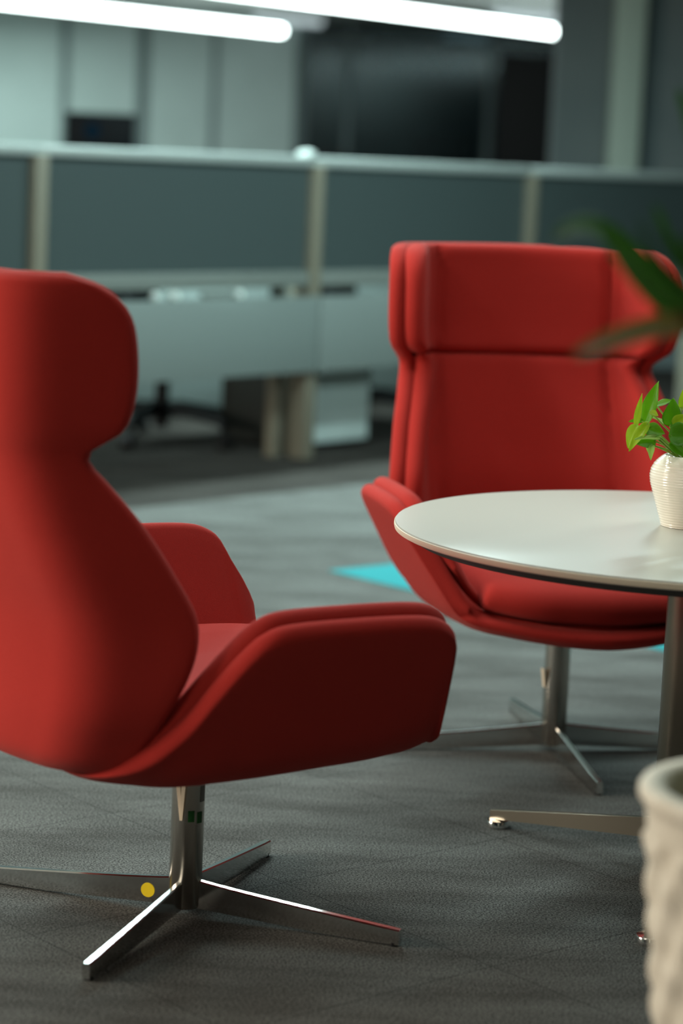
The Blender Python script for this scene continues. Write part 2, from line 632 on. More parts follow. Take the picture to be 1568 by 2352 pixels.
# nearer wall at the right with a pale column
YP = 15.0
wx = at(1276, 200, YP).x
structure(box('wall_right', wx, 7.0, YP, YP + 0.3, 0, CEIL, M['wall_dark']))
structure(box('wall_far_right', 7.0, 7.2, -4, 33, 0, CEIL, M['wall_dark']))
c0, c1 = at(1398, 200, YP).x, at(1468, 200, YP).x
structure(box('trim_9', c0, c1, YP - 0.18, YP, 0, CEIL, M['wall_pale'], bevel=0.01))


# ------------------------------------------------------------------ ceiling lamps far back, plus a reflection glow
def lamp_bar(name, a, b, half_w, dm, label, cat, group=None, drop=True):
    c, d = (a + b) / 2, (b - a)
    t = thing(name, label, cat, c, math.atan2(d.y, d.x), group)
    L = d.length / 2
    box('housing', -L, L, -half_w * 1.02, half_w * 1.02, 0.035, 0.05, M['white_plastic'], t)
    box('diffuser', -L, L, -half_w, half_w, -0.035, 0.035, dm, t, bevel=0.015)
    if drop:
        for x in (-0.8 * L, 0.8 * L):
            bm = bmesh.new()
            add_tube(bm, [(x, 0, 0.05), (x, 0, CEIL - c.z)], 0.003, 6)
            obj('suspension_wire', bm, M['rail'], t)
    return t


ZL = 2.5
a, b = atz(0, 2, ZL), atz(645, 71, ZL)
lamp_bar('linear_lamp', a - PE * 2.5, b, 0.05, M['lamp'], 'bright white linear lamp at top left, ending above the grey wall panels', 'lamp', 'hanging linear lamps')
a, b = atz(640, -8, ZL), atz(1290, 75, ZL)
lamp_bar('linear_lamp', a - PE * 2.5, b + PE * 0.8, 0.05, M['lamp'], 'bright white linear lamp at top right, crossing above the dark glass room', 'lamp', 'hanging linear lamps')
a, b = atz(585, 40, 2.70), atz(735, 51, 2.70)
lamp_bar('ceiling_light', a, b, 0.07, M['lamp_dim'], 'softly glowing short ceiling light just behind the end of the left lamp', 'lamp', 'short ceiling lights', False)
a, b = atz(1140, 32, 2.70), atz(1300, 46, 2.70)
lamp_bar('ceiling_light', a, b, 0.07, M['lamp_dim'], 'softly glowing short ceiling light just above the end of the right lamp', 'lamp', 'short ceiling lights', False)
a, b = at(1020, 82, YW + 0.9), at(1130, 92, YW + 0.9)  # emissive bar in place of a lamp reflection in the glass
lamp_bar('ceiling_light', a, b, 0.09, M['lamp_faint'], 'faint bluish light inside the dark glass room, below the right lamp', 'lamp', 'short ceiling lights', True)

# ------------------------------------------------------------------ turquoise carpet strip
c = Vector((-0.03, 7.0, 0))
ua, ub = Vector((0.66, -0.75, 0)).normalized(), Vector((0.757, 0.655, 0)).normalized()
bm = bmesh.new()
mtx = Matrix(((ua.x, ub.x, 0, c.x), (ua.y, ub.y, 0, c.y), (0, 0, 1, 0), (0, 0, 0, 1)))
add_box(bm, 0, 2.0, 0, 0.5, 0.0, 0.003, 0, mtx)
tag(obj('carpet_strip', bm, M['turq']), 'turquoise carpet strip laid across the grey floor behind the right red chair', 'carpet')


# ------------------------------------------------------------------ lounge chairs
BACK = [  # w, cv, uc, vc, ut, vt
    (0.298, -0.315, .15, -.285, .20, -.215), (0.322, -0.333, .195, -.300, .235, -.205), (0.36, -0.342, .222, -.303, .262, -.194),
    (0.40, -0.346, .240, -.304, .290, -.183), (0.45, -0.350, .252, -.304, .312, -.166), (0.50, -0.355, .262, -.308, .323, -.155),
    (0.55, -0.364, .268, -.320, .322, -.158), (0.61, -0.382, .266, -.346, .312, -.19), (0.66, -0.398, .26, -.367, .302, -.221),
    (0.70, -0.411, .255, -.382, .291, -.25), (0.74, -0.424, .25, -.394, .280, -.284), (0.768, -0.432, .248, -.402, .272, -.308),
    (0.788, -0.437, .248, -.408, .278, -.304), (0.80, -0.440, .250, -.411, .292, -.285), (0.82, -0.445, .254, -.415, .307, -.268),
    (0.86, -0.452, .26, -.42, .314, -.259), (0.91, -0.457, .262, -.423, .316, -.258), (0.96, -0.459, .262, -.424, .315, -.266),
    (0.99, -0.459, .262, -.424, .311, -.286), (1.008, -0.457, .26, -.423, .302, -.315), (1.02, -0.454, .255, -.42, .285, -.36)]
back_rows = [(cv, w + 0.004 * (w > 1.0), uc, vc, w, ut, vt, w) for (w, cv, uc, vc, ut, vt) in [(w_ + max(0, w_ - 0.9) * 0.06, *r_) for (w_, *r_) in BACK]]
NB = len(back_rows) - 1
SEAT = [  # (cv,cw) (ku,kv,kw) (tu,tv,tw)
    (-.285, .314, .12, -.275, .310, .165, -.262, .308), (-.258, .299, .17, -.248, .296, .230, -.240, .318), (-.217, .288, .21, -.19, .287, .280, -.206, .344),
    (-.17, .282, .238, -.145, .284, .32, -.168, .395), (-.12, .281, .25, -.10, .285, .353, -.141, .450), (-.07, .28, .253, -.06, .287, .385, -.113, .502),
    (-.03, .28, .256, -.02, .289, .404, -.088, .532), (.02, .28, .258, .02, .292, .413, -.050, .545), (.10, .281, .262, .09, .298, .416, .06, .549),
    (.18, .283, .267, .16, .305, .415, .162, .547), (.23, .285, .27, .20, .311, .409, .204, .536), (.27, .287, .272, .230, .316, .397, .228, .515),
    (.30, .291, .272, .250, .321, .368, .244, .470), (.318, .296, .271, .265, .326, .327, .263, .405), (.328, .304, .268, .275, .331, .300, .274, .362),
    (.333, .312, .256, .280, .336, .282, .280, .345)]
LINING = SEAT[:12] + [(.295, .292, .270, .246, .321, .367, .240, .472), (.304, .296, .268, .252, .326, .330, .258, .410)]
CUSH = [
    (-.22, .356, .13, -.22, .356, .20, -.22, .360), (-.12, .358, .15, -.12, .360, .25, -.12, .370), (.0, .361, .16, .0, .363, .262, -.0, .376),
    (.10, .363, .16, .10, .365, .264, .09, .378), (.18, .364, .16, .18, .366, .262, .165, .376), (.24, .361, .16, .235, .363, .258, .21, .371),
    (.285, .353, .16, .277, .355, .254, .238, .363), (.310, .340, .155, .300, .343, .248, .254, .353), (.317, .328, .15, .305, .333, .242, .260, .344)]


def make_chair(loc, facing, base_ang, label):
    # local axes: x = sitter's right, y = facing
    t = thing('lounge_chair', label, 'chair', loc, facing - R(90), 'red high-back lounge chairs')
    IN_B, IN_S = (0, 1, 0.1), (0, 0, 1)
    obj('back_shell', slab_bm(back_rows, IN_B, 0.0, 0.034, 0.016, 56, flat=True), M['red'], t, True)
    hs = 12.35 / NB
    obj('back_pad', slab_bm(back_rows, IN_B, 0.034, 0.044, 0.022, 36, 0.055, 0.14, hs, groove=0.215, gdepth=0.55, flat=True), M['red'], t, True)
    obj('headrest_pad', slab_bm(back_rows, IN_B, 0.036, 0.048, 0.024, 30, 0.055, hs, 1.0, groove=0.215, gdepth=0.6, puff=0.004, flat=True), M['red'], t, True)
    obj('seat_shell', slab_bm(SEAT, IN_S, 0.0, 0.034, 0.016, 56, 0.07), M['red'], t, True)
    obj('seat_lining', slab_bm(LINING, IN_S, 0.029, 0.036, 0.018, 50, 0.07, 0.05, 1.0), M['red'], t, True)
    obj('seat_cushion', slab_bm(CUSH, IN_S, 0.0, 0.078, 0.034, 26, 0.05, puff=0.012), M['red'], t, True)
    # pole and hub
    lathe('pole', [(0, 0.012), (0.0245, 0.012), (0.0262, 0.016), (0.0262, 0.282), (0, 0.282)], M['steel'], t, 48)
    lathe('mounting_plate', [(0, 0.268), (0.07, 0.268), (0.09, 0.274), (0.09, 0.29), (0, 0.29)], M['black'], t, 40)
    for k in range(4):
        a = base_ang + k * R(90) - (facing - R(90))
        bm = bmesh.new()
        n = 14
        rings = []
        for i in range(n + 1):
            x = 0.02 + (0.362 - 0.02) * i / n
            f = i / n
            zt = 0.058 - 0.031 * f ** 0.85
            zb = 0.012 - 0.009 * min(1, f * 1.6)
            hw = 0.0052 + 0.0018 * f
            if i == n:
                hw *= 0.9
            rings.append([bm.verts.new((x, y, z)) for y, z in ((-hw, zb), (hw, zb), (hw, zt - 0.002), (hw - 0.002, zt), (-hw + 0.002, zt), (-hw, zt - 0.002))])
        for p, q in zip(rings, rings[1:]):
            for j in range(6):
                bm.faces.new((p[j], p[(j + 1) % 6], q[(j + 1) % 6], q[j]))
        bm.faces.new(rings[0][::-1])
        bm.faces.new(rings[-1])
        bmesh.ops.rotate(bm, verts=bm.verts, cent=(0, 0, 0), matrix=Matrix.Rotation(a, 3, 'Z'))
        arm = smooth_by_angle(obj('base_arm', bm, M['chrome'], t), 25)
        p = Vector((0.352 * math.cos(a), 0.352 * math.sin(a), 0))
        lathe('glide', [(0, 0.0), (0.007, 0.0), (0.007, 0.006), (0, 0.006)], M['black'], arm, 16, (p.x, p.y))
    return t


C1, F1, B1 = Vector((-0.2216, 3.7204, 0)), R(29.9), R(-19.3)
C2, F2, B2 = Vector((0.4615, 4.9214, 0)), R(-76.8), R(-80)
chair1 = make_chair(C1, F1, B1, 'red high-back lounge chair at left, seen from behind')
chair2 = make_chair(C2, F2, B2, 'red high-back lounge chair facing the viewer behind the round white table')


def patch_on_cyl(r, ang, dang, z0, z1):          # small sticker bent round a pole
    bm = bmesh.new()
    n = 5
    A, B = [], []
    for i in range(n + 1):
        a = ang - dang / 2 + dang * i / n
        A.append((bm.verts.new((r * math.cos(a), r * math.sin(a), z0)), bm.verts.new(((r + 0.0006) * math.cos(a), (r + 0.0006) * math.sin(a), z0))))
        B.append((bm.verts.new((r * math.cos(a), r * math.sin(a), z1)), bm.verts.new(((r + 0.0006) * math.cos(a), (r + 0.0006) * math.sin(a), z1))))
    for i in range(n):
        bm.faces.new((A[i][1], A[i + 1][1], B[i + 1][1], B[i][1]))
        bm.faces.new((A[i][0], B[i][0], B[i + 1][0], A[i + 1][0]))
        bm.faces.new((A[i][0], A[i + 1][0], A[i + 1][1], A[i][1]))
        bm.faces.new((B[i][0], B[i][1], B[i + 1][1], B[i + 1][0]))
    for i in (0, n):
        bm.faces.new((A[i][0], A[i][1], B[i][1], B[i][0]))
    return bm


def tag_loop(chair, facing, world_ang, r, z0, z1, w0, w1, spread):   # folded paper tag stuck to the pole
    a = world_ang - (facing - R(90))
    d, s = Vector((math.cos(a), math.sin(a), 0)), Vector((-math.sin(a), math.cos(a), 0))
    bm = bmesh.new()
    for sg in (-1, 1):
        lo, hi = d * (r + 0.0015) + Vector((0, 0, z0)), d * (r + 0.004 + (0.006 if sg > 0 else 0)) + s * (sg * spread) + Vector((0, 0, z1))
        v = [bm.verts.new(lo - s * w0), bm.verts.new(lo + s * w0), bm.verts.new(hi + s * w1), bm.verts.new(hi - s * w1)]
        u = [bm.verts.new(x.co + d * 0.0008) for x in v]
        bm.faces.new(v[::-1])
        bm.faces.new(u)
        for i in range(4):
            j = (i + 1) % 4
            bm.faces.new((v[i], v[j], u[j], u[i]))
    o = obj('paper_tag', bm, M['paper'], chair)
    o['label'] = 'small folded cream paper tag'
    return o


def local_ang(world_ang, facing):
    return world_ang - (facing - R(90))


VIEW1 = math.atan2(-C1.y, -C1.x)                 # from the pole to the viewer
VIEW2 = math.atan2(-C2.y, -C2.x)
tag_loop(chair1, F1, VIEW1 - R(22), 0.0262, 0.158, 0.218, 0.0022, 0.0035, 0.006)
for da, z in ((12, 0.156), (46, 0.153)):
    s = obj('sticker', patch_on_cyl(0.0263, local_ang(VIEW1 + R(da), F1), R(22), z, z + 0.018), M['green_sticker'], chair1)
    s['label'] = 'small green sticker'
s = obj('sticker', patch_on_cyl(0.0263, local_ang(VIEW1 + R(58), F1), R(26), 0.187, 0.212), M['beam'], chair1)
s['label'] = 'grey sticker'
tag_loop(chair2, F2, VIEW2 - R(62), 0.0262, 0.135, 0.173, 0.005, 0.006, 0.006)
# round yellow sticker on the left blade of the front chair
a = local_ang(B1 + R(180), F1)
d, nrm = Vector((math.cos(a), math.sin(a), 0)), Vector((-math.sin(a), math.cos(a), 0))
world_n = Matrix.Rotation(F1 - R(90), 3, 'Z') @ nrm
if world_n.dot(-C1) < 0:
    nrm = -nrm
bm = bmesh.new()
ct = d * 0.062 + Vector((0, 0, 0.030)) + nrm * 0.0056
v0, v1 = [], []
for i in range(24):
    q = 2 * math.pi * i / 24
    p = ct + d * (0.0118 * math.cos(q)) + Vector((0, 0, 0.0118 * math.sin(q)))
    v0.append(bm.verts.new(p))
    v1.append(bm.verts.new(p + nrm * 0.0008))
bm.faces.new(v0)
bm.faces.new(v1)
for i in range(24):
    bm.faces.new((v0[i], v0[(i + 1) % 24], v1[(i + 1) % 24], v1[i]))
s = obj('sticker', bm, M['yellow'], chair1)
s['label'] = 'round yellow sticker'

# ------------------------------------------------------------------ round table
TC = Vector((0.6053, 4.0521, 0))
TR, TH = 0.5156, 0.5988
tb = thing('round_table', 'round white-topped table with a satin steel column and flat feet', 'table', TC)
prof = [(0, TH - 0.014), (TR - 0.006, TH - 0.014), (TR - 0.001, TH - 0.011), (TR, TH - 0.006), (TR - 0.0005, TH - 0.002), (TR - 0.003, TH), (0, TH)]
lathe('tabletop', [(0, TH - 0.0022), (TR - 0.0012, TH - 0.0022), (TR - 0.0026, TH), (0, TH)], M['white_top'], tb, 160)
lathe('rim', [(0, TH - 0.0140), (TR - 0.006, TH - 0.0140), (TR - 0.001, TH - 0.0115), (TR, TH - 0.007), (TR - 0.0004, TH - 0.003), (TR - 0.0014, TH - 0.0022), (0, TH - 0.0022)], M['rim'], tb, 160)
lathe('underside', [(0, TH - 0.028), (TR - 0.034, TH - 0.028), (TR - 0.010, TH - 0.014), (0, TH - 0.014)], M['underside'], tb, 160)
lathe('column', [(0, 0.03), (0.044, 0.03), (0.045, 0.033), (0.045, TH - 0.05), (0.075, TH - 0.045), (0.075, TH - 0.028), (0, TH - 0.028)], M['table_steel'], tb, 64)
for ang in (138.6, 256.4, 17.5):
    bm = bmesh.new()
    n = 8
    rings = []
    for i in range(n + 1):
        x = 0.02 + 0.385 * i / n
        f = i / n
        zt, zb, hw = 0.098 - 0.068 * f, 0.060 - 0.047 * f, 0.0065
        rings.append([bm.verts.new((x, y, z)) for y, z in ((-hw, zb), (hw, zb), (hw, zt - 0.001), (hw - 0.001, zt), (-hw + 0.001, zt), (-hw, zt - 0.001))])
    for p, q in zip(rings, rings[1:]):
        for j in range(6):
            bm.faces.new((p[j], p[(j + 1) % 6], q[(j + 1) % 6], q[j]))
    bm.faces.new(rings[0][::-1])
    bm.faces.new(rings[-1])
    bmesh.ops.rotate(bm, verts=bm.verts, cent=(0, 0, 0), matrix=Matrix.Rotation(R(ang), 3, 'Z'))
    ft = smooth_by_angle(obj('foot', bm, M['table_steel'], tb), 25)
    p = Vector((0.391 * math.cos(R(ang)), 0.391 * math.sin(R(ang)), 0))
    lathe('leveling_pad', [(0, 0), (0.020, 0), (0.021, 0.001), (0.021, 0.012), (0.020, 0.0135), (0.005, 0.0145), (0.005, 0.02), (0, 0.02)], M['chrome'], ft, 32, (p.x, p.y))

# ------------------------------------------------------------------ pothos in a ribbed vase
VC = atz(1578, 1209, TH)
VC.z = TH
pot = thing('potted_pothos', 'bright green trailing pothos in a cream ribbed vase on the round table', 'plant', VC)
SCL = VC.y / FPX * 1.012                          # metres per pixel at the vase
vp = [(0, 0.0), (0.040, 0.0), (0.0435, 0.002)]
key = [(0.0, 61), (12, 64), (40, 73), (75, 84), (98, 91), (115, 93.5), (131, 91), (144, 84), (153, 76), (159, 69), (163, 63)]


def vr(h):
    for (h0, r0), (h1, r1) in zip(key, key[1:]):
        if h <= h1:
            f = (h - h0) / (h1 - h0)
            return r0 + (r1 - r0) * f
    return key[-1][1]


vp = [(0, 0.0), (0.058 * 0.75, 0.0)]
h = 1.0
while h < 163:
    r = vr(h) + (0.55 * math.cos(2 * math.pi * h / 6.2) if h < 152 else 0)
    vp.append((r * SCL, h * SCL * 1.0))
    h += 1.03
vp += [(60.5 * SCL, 164 * SCL), (57.5 * SCL, 163 * SCL), (57 * SCL, 152 * SCL), (0, 150 * SCL)]
lathe('vase', vp, M['ceramic'], pot, 96, ang=80)
lathe('soil', [(0, 153.5 * SCL), (30 * SCL, 154 * SCL), (56.5 * SCL, 152.6 * SCL), (56.5 * SCL, 151.5 * SCL), (0, 151.5 * SCL)], M['soil'], pot, 32)


def leaf_bm(base, tip, width, face, fold=0.35, droop=0.12, heart=True):
    base, tip, face = Vector(base), Vector(tip), Vector(face).normalized()
    ax = tip - base
    L = ax.length
    ax.normalize()
    side = ax.cross(face)
    if side.length < 1e-4:
        side = ax.cross(Vector((0.3, 0.2, 0.9)))
    side.normalize()
    up = side.cross(ax).normalized()
    bm = bmesh.new()
    n, m = 14, 4
    g = []
    for i in range(n + 1):
        s = i / n
        if heart:
            w = width / 2 * (math.sin(math.pi * min(1, s ** 0.62)) ** 0.75 if 0 < s < 1 else 0.0)
            w *= 1 - 0.25 * max(0, s - 0.5)
        else:
            w = width / 2 * math.sin(math.pi * (0.04 + 0.96 * s)) ** 0.8 if s < 1 else 0.0
        w = max(w, 0.0004)
        row = []
        for j in range(-m, m + 1):
            q = j / m
            back = -0.10 * L * abs(q) * max(0, 1 - s * 5) if heart else 0
            p = base + ax * (L * s + back) + side * (w * q) + up * (abs(q) * w * fold - droop * L * s * s + 0.03 * L * math.sin(6 * s + 2 * q) * abs(q))
            row.append(bm.verts.new(p))
        g.append(row)
    for i in range(n):
        for j in range(2 * m):
            bm.faces.new((g[i][j], g[i][j + 1], g[i + 1][j + 1], g[i + 1][j]))
    r = bmesh.ops.solidify(bm, geom=bm.faces[:], thickness=0.0005)
    return bm


def vx(px, py, dy=0.0):                           # local position on the vase for a pixel of the photo
    return at(px, py, VC.y + dy) - VC


def crop(x, y):                                   # coordinates noted in an enlarged detail of the plant
    return 1380 + x / 5.878, 850 + y / 5.878


LEAVES = [  # base, tip, width (enlarged pixels), depth of base / tip, facing, material
    ((600, 690), (757, 150), 205, 0.0, -0.01, (-0.5, -1, 0.1), 'leaf_mid'),
    ((468, 740), (547, 330), 95, -0.02, -0.035, (-0.2, -1, 0.2), 'leaf_lime'),
    ((475, 755), (350, 1045), 190, -0.03, -0.04, (-0.7, -1, 0.5), 'leaf_lime'),
    ((620, 730), (368, 1078), 150, -0.045, -0.06, (-0.3, -1, 0.6), 'leaf_lime'),
    ((610, 800), (860, 850), 215, -0.04, -0.05, (0.1, -1, 0.5), 'leaf_mid'),
    ((790, 915), (465, 905), 110, -0.05, -0.065, (0.0, -0.8, 1.0), 'leaf_pale'),
    ((720, 960), (470, 985), 190, -0.02, -0.03, (-0.1, -1, 0.3), 'leaf_dark'),
    ((690, 1020), (663, 1200), 95, -0.03, -0.05, (-0.4, -1, 0.1), 'leaf_pale'),
    ((640, 1010), (630, 1105), 60, -0.02, -0.03, (-0.4, -1, 0.1), 'leaf_pale'),
    ((930, 735), (985, 390), 265, -0.02, -0.03, (0.1, -1, 0.3), 'leaf_dark'),
    ((745, 475), (965, 395), 110, 0.02, 0.0, (-0.3, -0.8, 0.8), 'leaf_mid'),
    ((668, 560), (770, 615), 90, -0.01, -0.02, (0.1, -1, 0.4), 'leaf_lime'),
    ((920, 740), (670, 610), 80, 0.0, 0.01, (0.0, -0.8, 0.9), 'leaf_pale'),
    ((550, 690), (375, 685), 90, 0.0, 0.0, (0.0, -0.9, 0.7), 'leaf_mid'),
    ((990, 740), (1180, 600), 190, -0.03, -0.04, (0.2, -1, 0.4), 'leaf_lime'),
    ((940, 880), (1270, 870), 330, -0.05, -0.06, (0.0, -1, 0.35), 'leaf_dark'),
    ((950, 990), (1130, 1165), 150, -0.055, -0.07, (0.1, -1, 0.2), 'leaf_dark'),
    ((1085, 500), (1115, 265), 120, 0.0, 0.0, (0.2, -1, 0.2), 'leaf_lime'),
    ((1040, 480), (1180, 540), 110, 0.01, 0.0, (0.0, -0.8, 0.8), 'leaf_pale'),
    ((1200, 700), (1420, 560), 200, 0.0, -0.02, (0.4, -1, 0.3), 'leaf_mid'),
    ((1220, 560), (1310, 300), 180, 0.02, 0.01, (0.4, -1, 0.2), 'leaf_dark'),
    ((1280, 850), (1560, 900), 200, -0.02, -0.03, (0.4, -1, 0.4), 'leaf_mid'),
    ((1300, 950), (1500, 1110), 170, 0.0, -0.02, (0.4, -1, 0.3), 'leaf_lime'),
]
bm_st = bmesh.new()
for k, (b_, t_, w_, d0, d1, fc, mt) in enumerate(LEAVES):
    B, T = vx(*crop(*b_), d0), vx(*crop(*t_), d1)
    obj('leaf', leaf_bm(B, T, w_ / 5.878 * SCL, fc), M[mt], pot, True)
    root = Vector((random.uniform(-0.02, 0.02), random.uniform(-0.02, 0.02), 153 * SCL))
    mid = (root + B) / 2 + Vector((0.15 * (B.x - root.x), 0, 0.008))
    pts = [root * (1 - t) ** 2 + mid * 2 * t * (1 - t) + B * t * t for t in [i / 8 for i in range(9)]]
    add_tube(bm_st, pts, 0.0014, 7)
obj('stems', bm_st, M['stem'], pot, True)

# ------------------------------------------------------------------ planter with palm, near the viewer
YPOT = 2.5
pc = at(1798, 1815, YPOT)
RP, HP = 0.152, pc.z
palm = thing('potted_palm', 'palm in a pale knobbly stone planter at the right edge, nearest the viewer', 'plant', (pc.x, YPOT, 0))


def knobs(a, z, k):
    f = z / HP
    if f > 0.90 or f < 0.02:
        return 0.0
    row = z / 0.047
    return 0.0060 * (math.cos(a * 15 + math.pi * (math.floor(row) % 2)) * math.sin(math.pi * (row % 1.0))) * (1 if True else 0)


pp = [(0, 0.0), (0.080, 0.0), (0.084, 0.004)]
n = 90
for i in range(1, n):
    z = HP * 0.965 * i / n
    pp.append((0.084 + (RP - 0.006 - 0.084) * (z / HP) ** 0.9, z))
pp += [(RP - 0.004, HP * 0.968), (RP, HP * 0.978), (RP, HP - 0.005), (RP - 0.003, HP), (RP - 0.024, HP), (RP - 0.028, HP - 0.004), (RP - 0.029, HP - 0.05), (0, HP - 0.05)]
lathe('planter', pp, M['stone'], palm, 204, ang=60, disp=knobs)
lathe('soil', [(0, HP - 0.045), (0.08, HP - 0.047), (RP - 0.0295, HP - 0.05), (0, HP - 0.052)], M['soil'], palm, 32)
crown = at(1800, 900, YPOT) - Vector((pc.x, YPOT, 0))
bm = bmesh.new()
add_tube(bm, [(0.0, 0, HP - 0.05), (0.012, 0.006, 0.66), (0.008, 0.0, 0.84), crown], [0.013, 0.011, 0.010, 0.006], 12)
obj('trunk', bm, M['stem'], palm, True)


def blade(pts, w, material, name='palm_leaf'):
    """long arched leaflet through given points, pinched at both ends"""
    P = [Vector(p) for p in pts]
    bm = bmesh.new()
    n = 22
    rows = [list(p) for p in P]
    g = []
    C = [Vector(catmull(rows, i / n)) for i in range(n + 1)]
    for i in range(n + 1):
        t = (C[min(i + 1, n)] - C[max(i - 1, 0)]).normalized()
        s = t.cross(Vector((0.2, -1, 0.15))).normalized()
        u = s.cross(t)
        f = i / n
        hw = w / 2 * (min(1, f * 5 + 0.25)) * math.sqrt(max(0.0, 1 - f ** 3)) + 0.0006
        g.append([bm.verts.new(C[i] + s * (hw * q) + u * (abs(q) * hw * 0.4)) for q in (-1, -0.5, 0, 0.5, 1)])
    for i in range(n):
        for j in range(4):
            bm.faces.new((g[i][j], g[i][j + 1], g[i + 1][j + 1], g[i + 1][j]))
    bmesh.ops.solidify(bm, geom=bm.faces[:], thickness=0.0008)
    return obj(name, bm, material, palm, True)


def pp_(px, py, y):
    return at(px, py, y) - Vector((pc.x, YPOT, 0))


PALM = [
    ([(1800, 900), (1640, 790), (1540, 690), (1440, 580), (1370, 526), (1310, 522), (1268, 552)], 0.019, (2.5, 2.1), 'palm'),
    ([(1800, 900), (1680, 800), (1590, 740), (1510, 685), (1440, 620), (1400, 575)], 0.020, (2.5, 2.05), 'palm'),
    ([(1800, 900), (1690, 800), (1600, 745), (1500, 752), (1400, 780), (1315, 818)], 0.018, (2.5, 1.95), 'palm_olive'),
    ([(1800, 900), (1680, 760), (1590, 640), (1535, 560), (1500, 470)], 0.014, (2.5, 2.2), 'palm'),
    ([(1800, 900), (1680, 760), (1560, 660), (1500, 590), (1465, 505)], 0.007, (2.5, 2.2), 'palm'),
    ([(1800, 900), (1720, 700), (1640, 480), (1590, 300), (1556, 205)], 0.017, (2.5, 2.3), 'palm'),
    ([(1800, 900), (1700, 740), (1620, 660), (1580, 600), (1565, 540)], 0.022, (2.5, 2.2), 'palm'),
    ([(1800, 900), (1830, 700), (1880, 500), (1960, 400)], 0.024, (2.5, 2.5), 'palm'),
    ([(1800, 900), (1900, 760), (2020, 700), (2150, 720)], 0.024, (2.5, 2.45), 'palm'),
    ([(1800, 900), (1780, 650), (1740, 420), (1700, 300)], 0.024, (2.5, 2.6), 'palm'),
]
for pts, w, (ya, yb), mt in PALM:
    n = len(pts) - 1
    blade([pp_(x, y, ya + (yb - ya) * i / n) for i, (x, y) in enumerate(pts)], w * 1.25, M[mt])

# ------------------------------------------------------------------ desk row: partition, desks, pedestals
PM = Matrix(((PE.x, PN.x, 0, P0.x), (PE.y, PN.y, 0, P0.y), (0, 0, 1, 0), (0, 0, 0, 1)))
PROT = math.atan2(PE.y, PE.x)
part = thing('desk_partition', 'long low partition of dark frosted panes with a pale top rail, behind the chairs', 'partition', P0, PROT)
posts = (-3.09, -1.545, 0.0, 1.545, 3.09)
for x in posts:
    box('post', x - 0.032, x + 0.032, -0.04, 0.04, 0.0 if abs(x) < 2 else 0.0, 1.165, M['frame'], part, bevel=0.004)
for x in posts[:-1]:
    box('glass_panel', x + 0.032, x + 1.513, -0.008, 0.008, 0.75, 1.165, M['frost'], part)
    box('cross_beam', x + 0.032, x + 1.513, -0.03, 0.03, 0.69, 0.752, M['beam'], part, bevel=0.004)
    box('top_rail', x, x + 1.545, -0.03, 0.03, 1.163, 1.2, M['rail'], part, bevel=0.005)
lathe('post_cap', [(0, 1.2), (0.035, 1.2), (0.04, 1.205), (0.034, 1.222), (0, 1.228)], M['rail'], part, 24, (-0.045, 0.0))

for x, lab in ((-3.09, 'grey desk furthest left behind the partition, mostly behind the left chair'), (-1.545, 'grey-fronted desk left of the middle post, over the black office chair base'),
               (0.0, 'grey-fronted desk right of the middle post, over the white drawer unit')):
    d = thing('desk', lab, 'desk', PM @ Vector((x, 0, 0)), PROT, 'grey desks along the partition')
    box('desktop', 0.04, 1.50, 0.06, 0.64, 0.692, 0.715, M['panel'], d, bevel=0.002)
    box('front_panel', 0.004, 1.541, -0.065, -0.045, 0.355, 0.655, M['panel'], d, bevel=0.002)
    box('cable_tray', 0.06, 1.48, -0.045, 0.22, 0.610, 0.625, M['cab_dark'], d)
    for lx in (0.06, 1.485):
        for ly in (0.10,):
            box('leg', lx - 0.025, lx + 0.025, ly - 0.025, ly + 0.025, 0.0, 0.692, M['frame'], d, bevel=0.004)

# small things lying in the gap under the beam
for (px, py, w, lab) in ((355, 684, 0.020, 'small white plug in the dark gap under the beam, leftmost'), (398, 683, 0.030, 'small grey adapter in the dark gap, second from the left'),
                        (547, 678, 0.026, 'bright round white plug in the dark gap, nearest the middle post')):
    q = ray(px, py)
    t = ((P0 + PN * -0.03 - EYE).dot(PN)) / q.dot(PN)
    p = EYE + q * t
    o = lathe('plug', [(0, -0.012), (w * 0.7, -0.012), (w * 0.85, -0.004), (w * 0.85, 0.006), (w * 0.5, 0.016), (0, 0.018)], M['white_plastic'], None, 20)
    o.location = (p.x, p.y, 0.625 + 0.03 + 0.012)
    tag(o, lab, 'plug', 'white plugs under the beam')
q = ray(500, 683)
p = EYE + q * (((P0 + PN * -0.03 - EYE).dot(PN)) / q.dot(PN))
o = box('power_strip', -0.09, 0.09, -0.012, 0.012, 0, 0.024, M['beam'], None, bevel=0.004)
o.location, o.rotation_euler = (p.x, p.y, 0.655), (0, 0, PROT)
tag(o, 'long grey power strip lying in the dark gap beside the round white plug', 'power strip')

# white drawer pedestal, right of the middle post
d = thing('drawer_pedestal', 'white drawer unit under the desk right of the middle post', 'cabinet', PM @ Vector((0.13, 0.12, 0)), PROT)
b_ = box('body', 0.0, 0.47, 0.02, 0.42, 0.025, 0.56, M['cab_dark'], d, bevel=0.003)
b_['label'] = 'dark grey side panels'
box('drawer', 0.0, 0.47, 0.0, 0.02, 0.03, 0.30, M['cab_white'], d, bevel=0.003)
box('drawer', 0.01, 0.46, 0.0, 0.02, 0.31, 0.555, M['cab_white'], d, bevel=0.003)
# pale screen of the next row, beyond the desks
d = thing('modesty_screen', 'pale grey screen beyond the desks, seen behind the black office chair base', 'screen', PM @ Vector((-3.2, 1.22, 0)), PROT)
box('board', 0.0, 6.4, 0.0, 0.03, 0.02, 0.62, M['panel'], d, bevel=0.003)
for x in (0.1, 3.2, 6.3):
    box('leg', x - 0.02, x + 0.02, -0.02, 0.0, 0.0, 0.7, M['frame'], d)


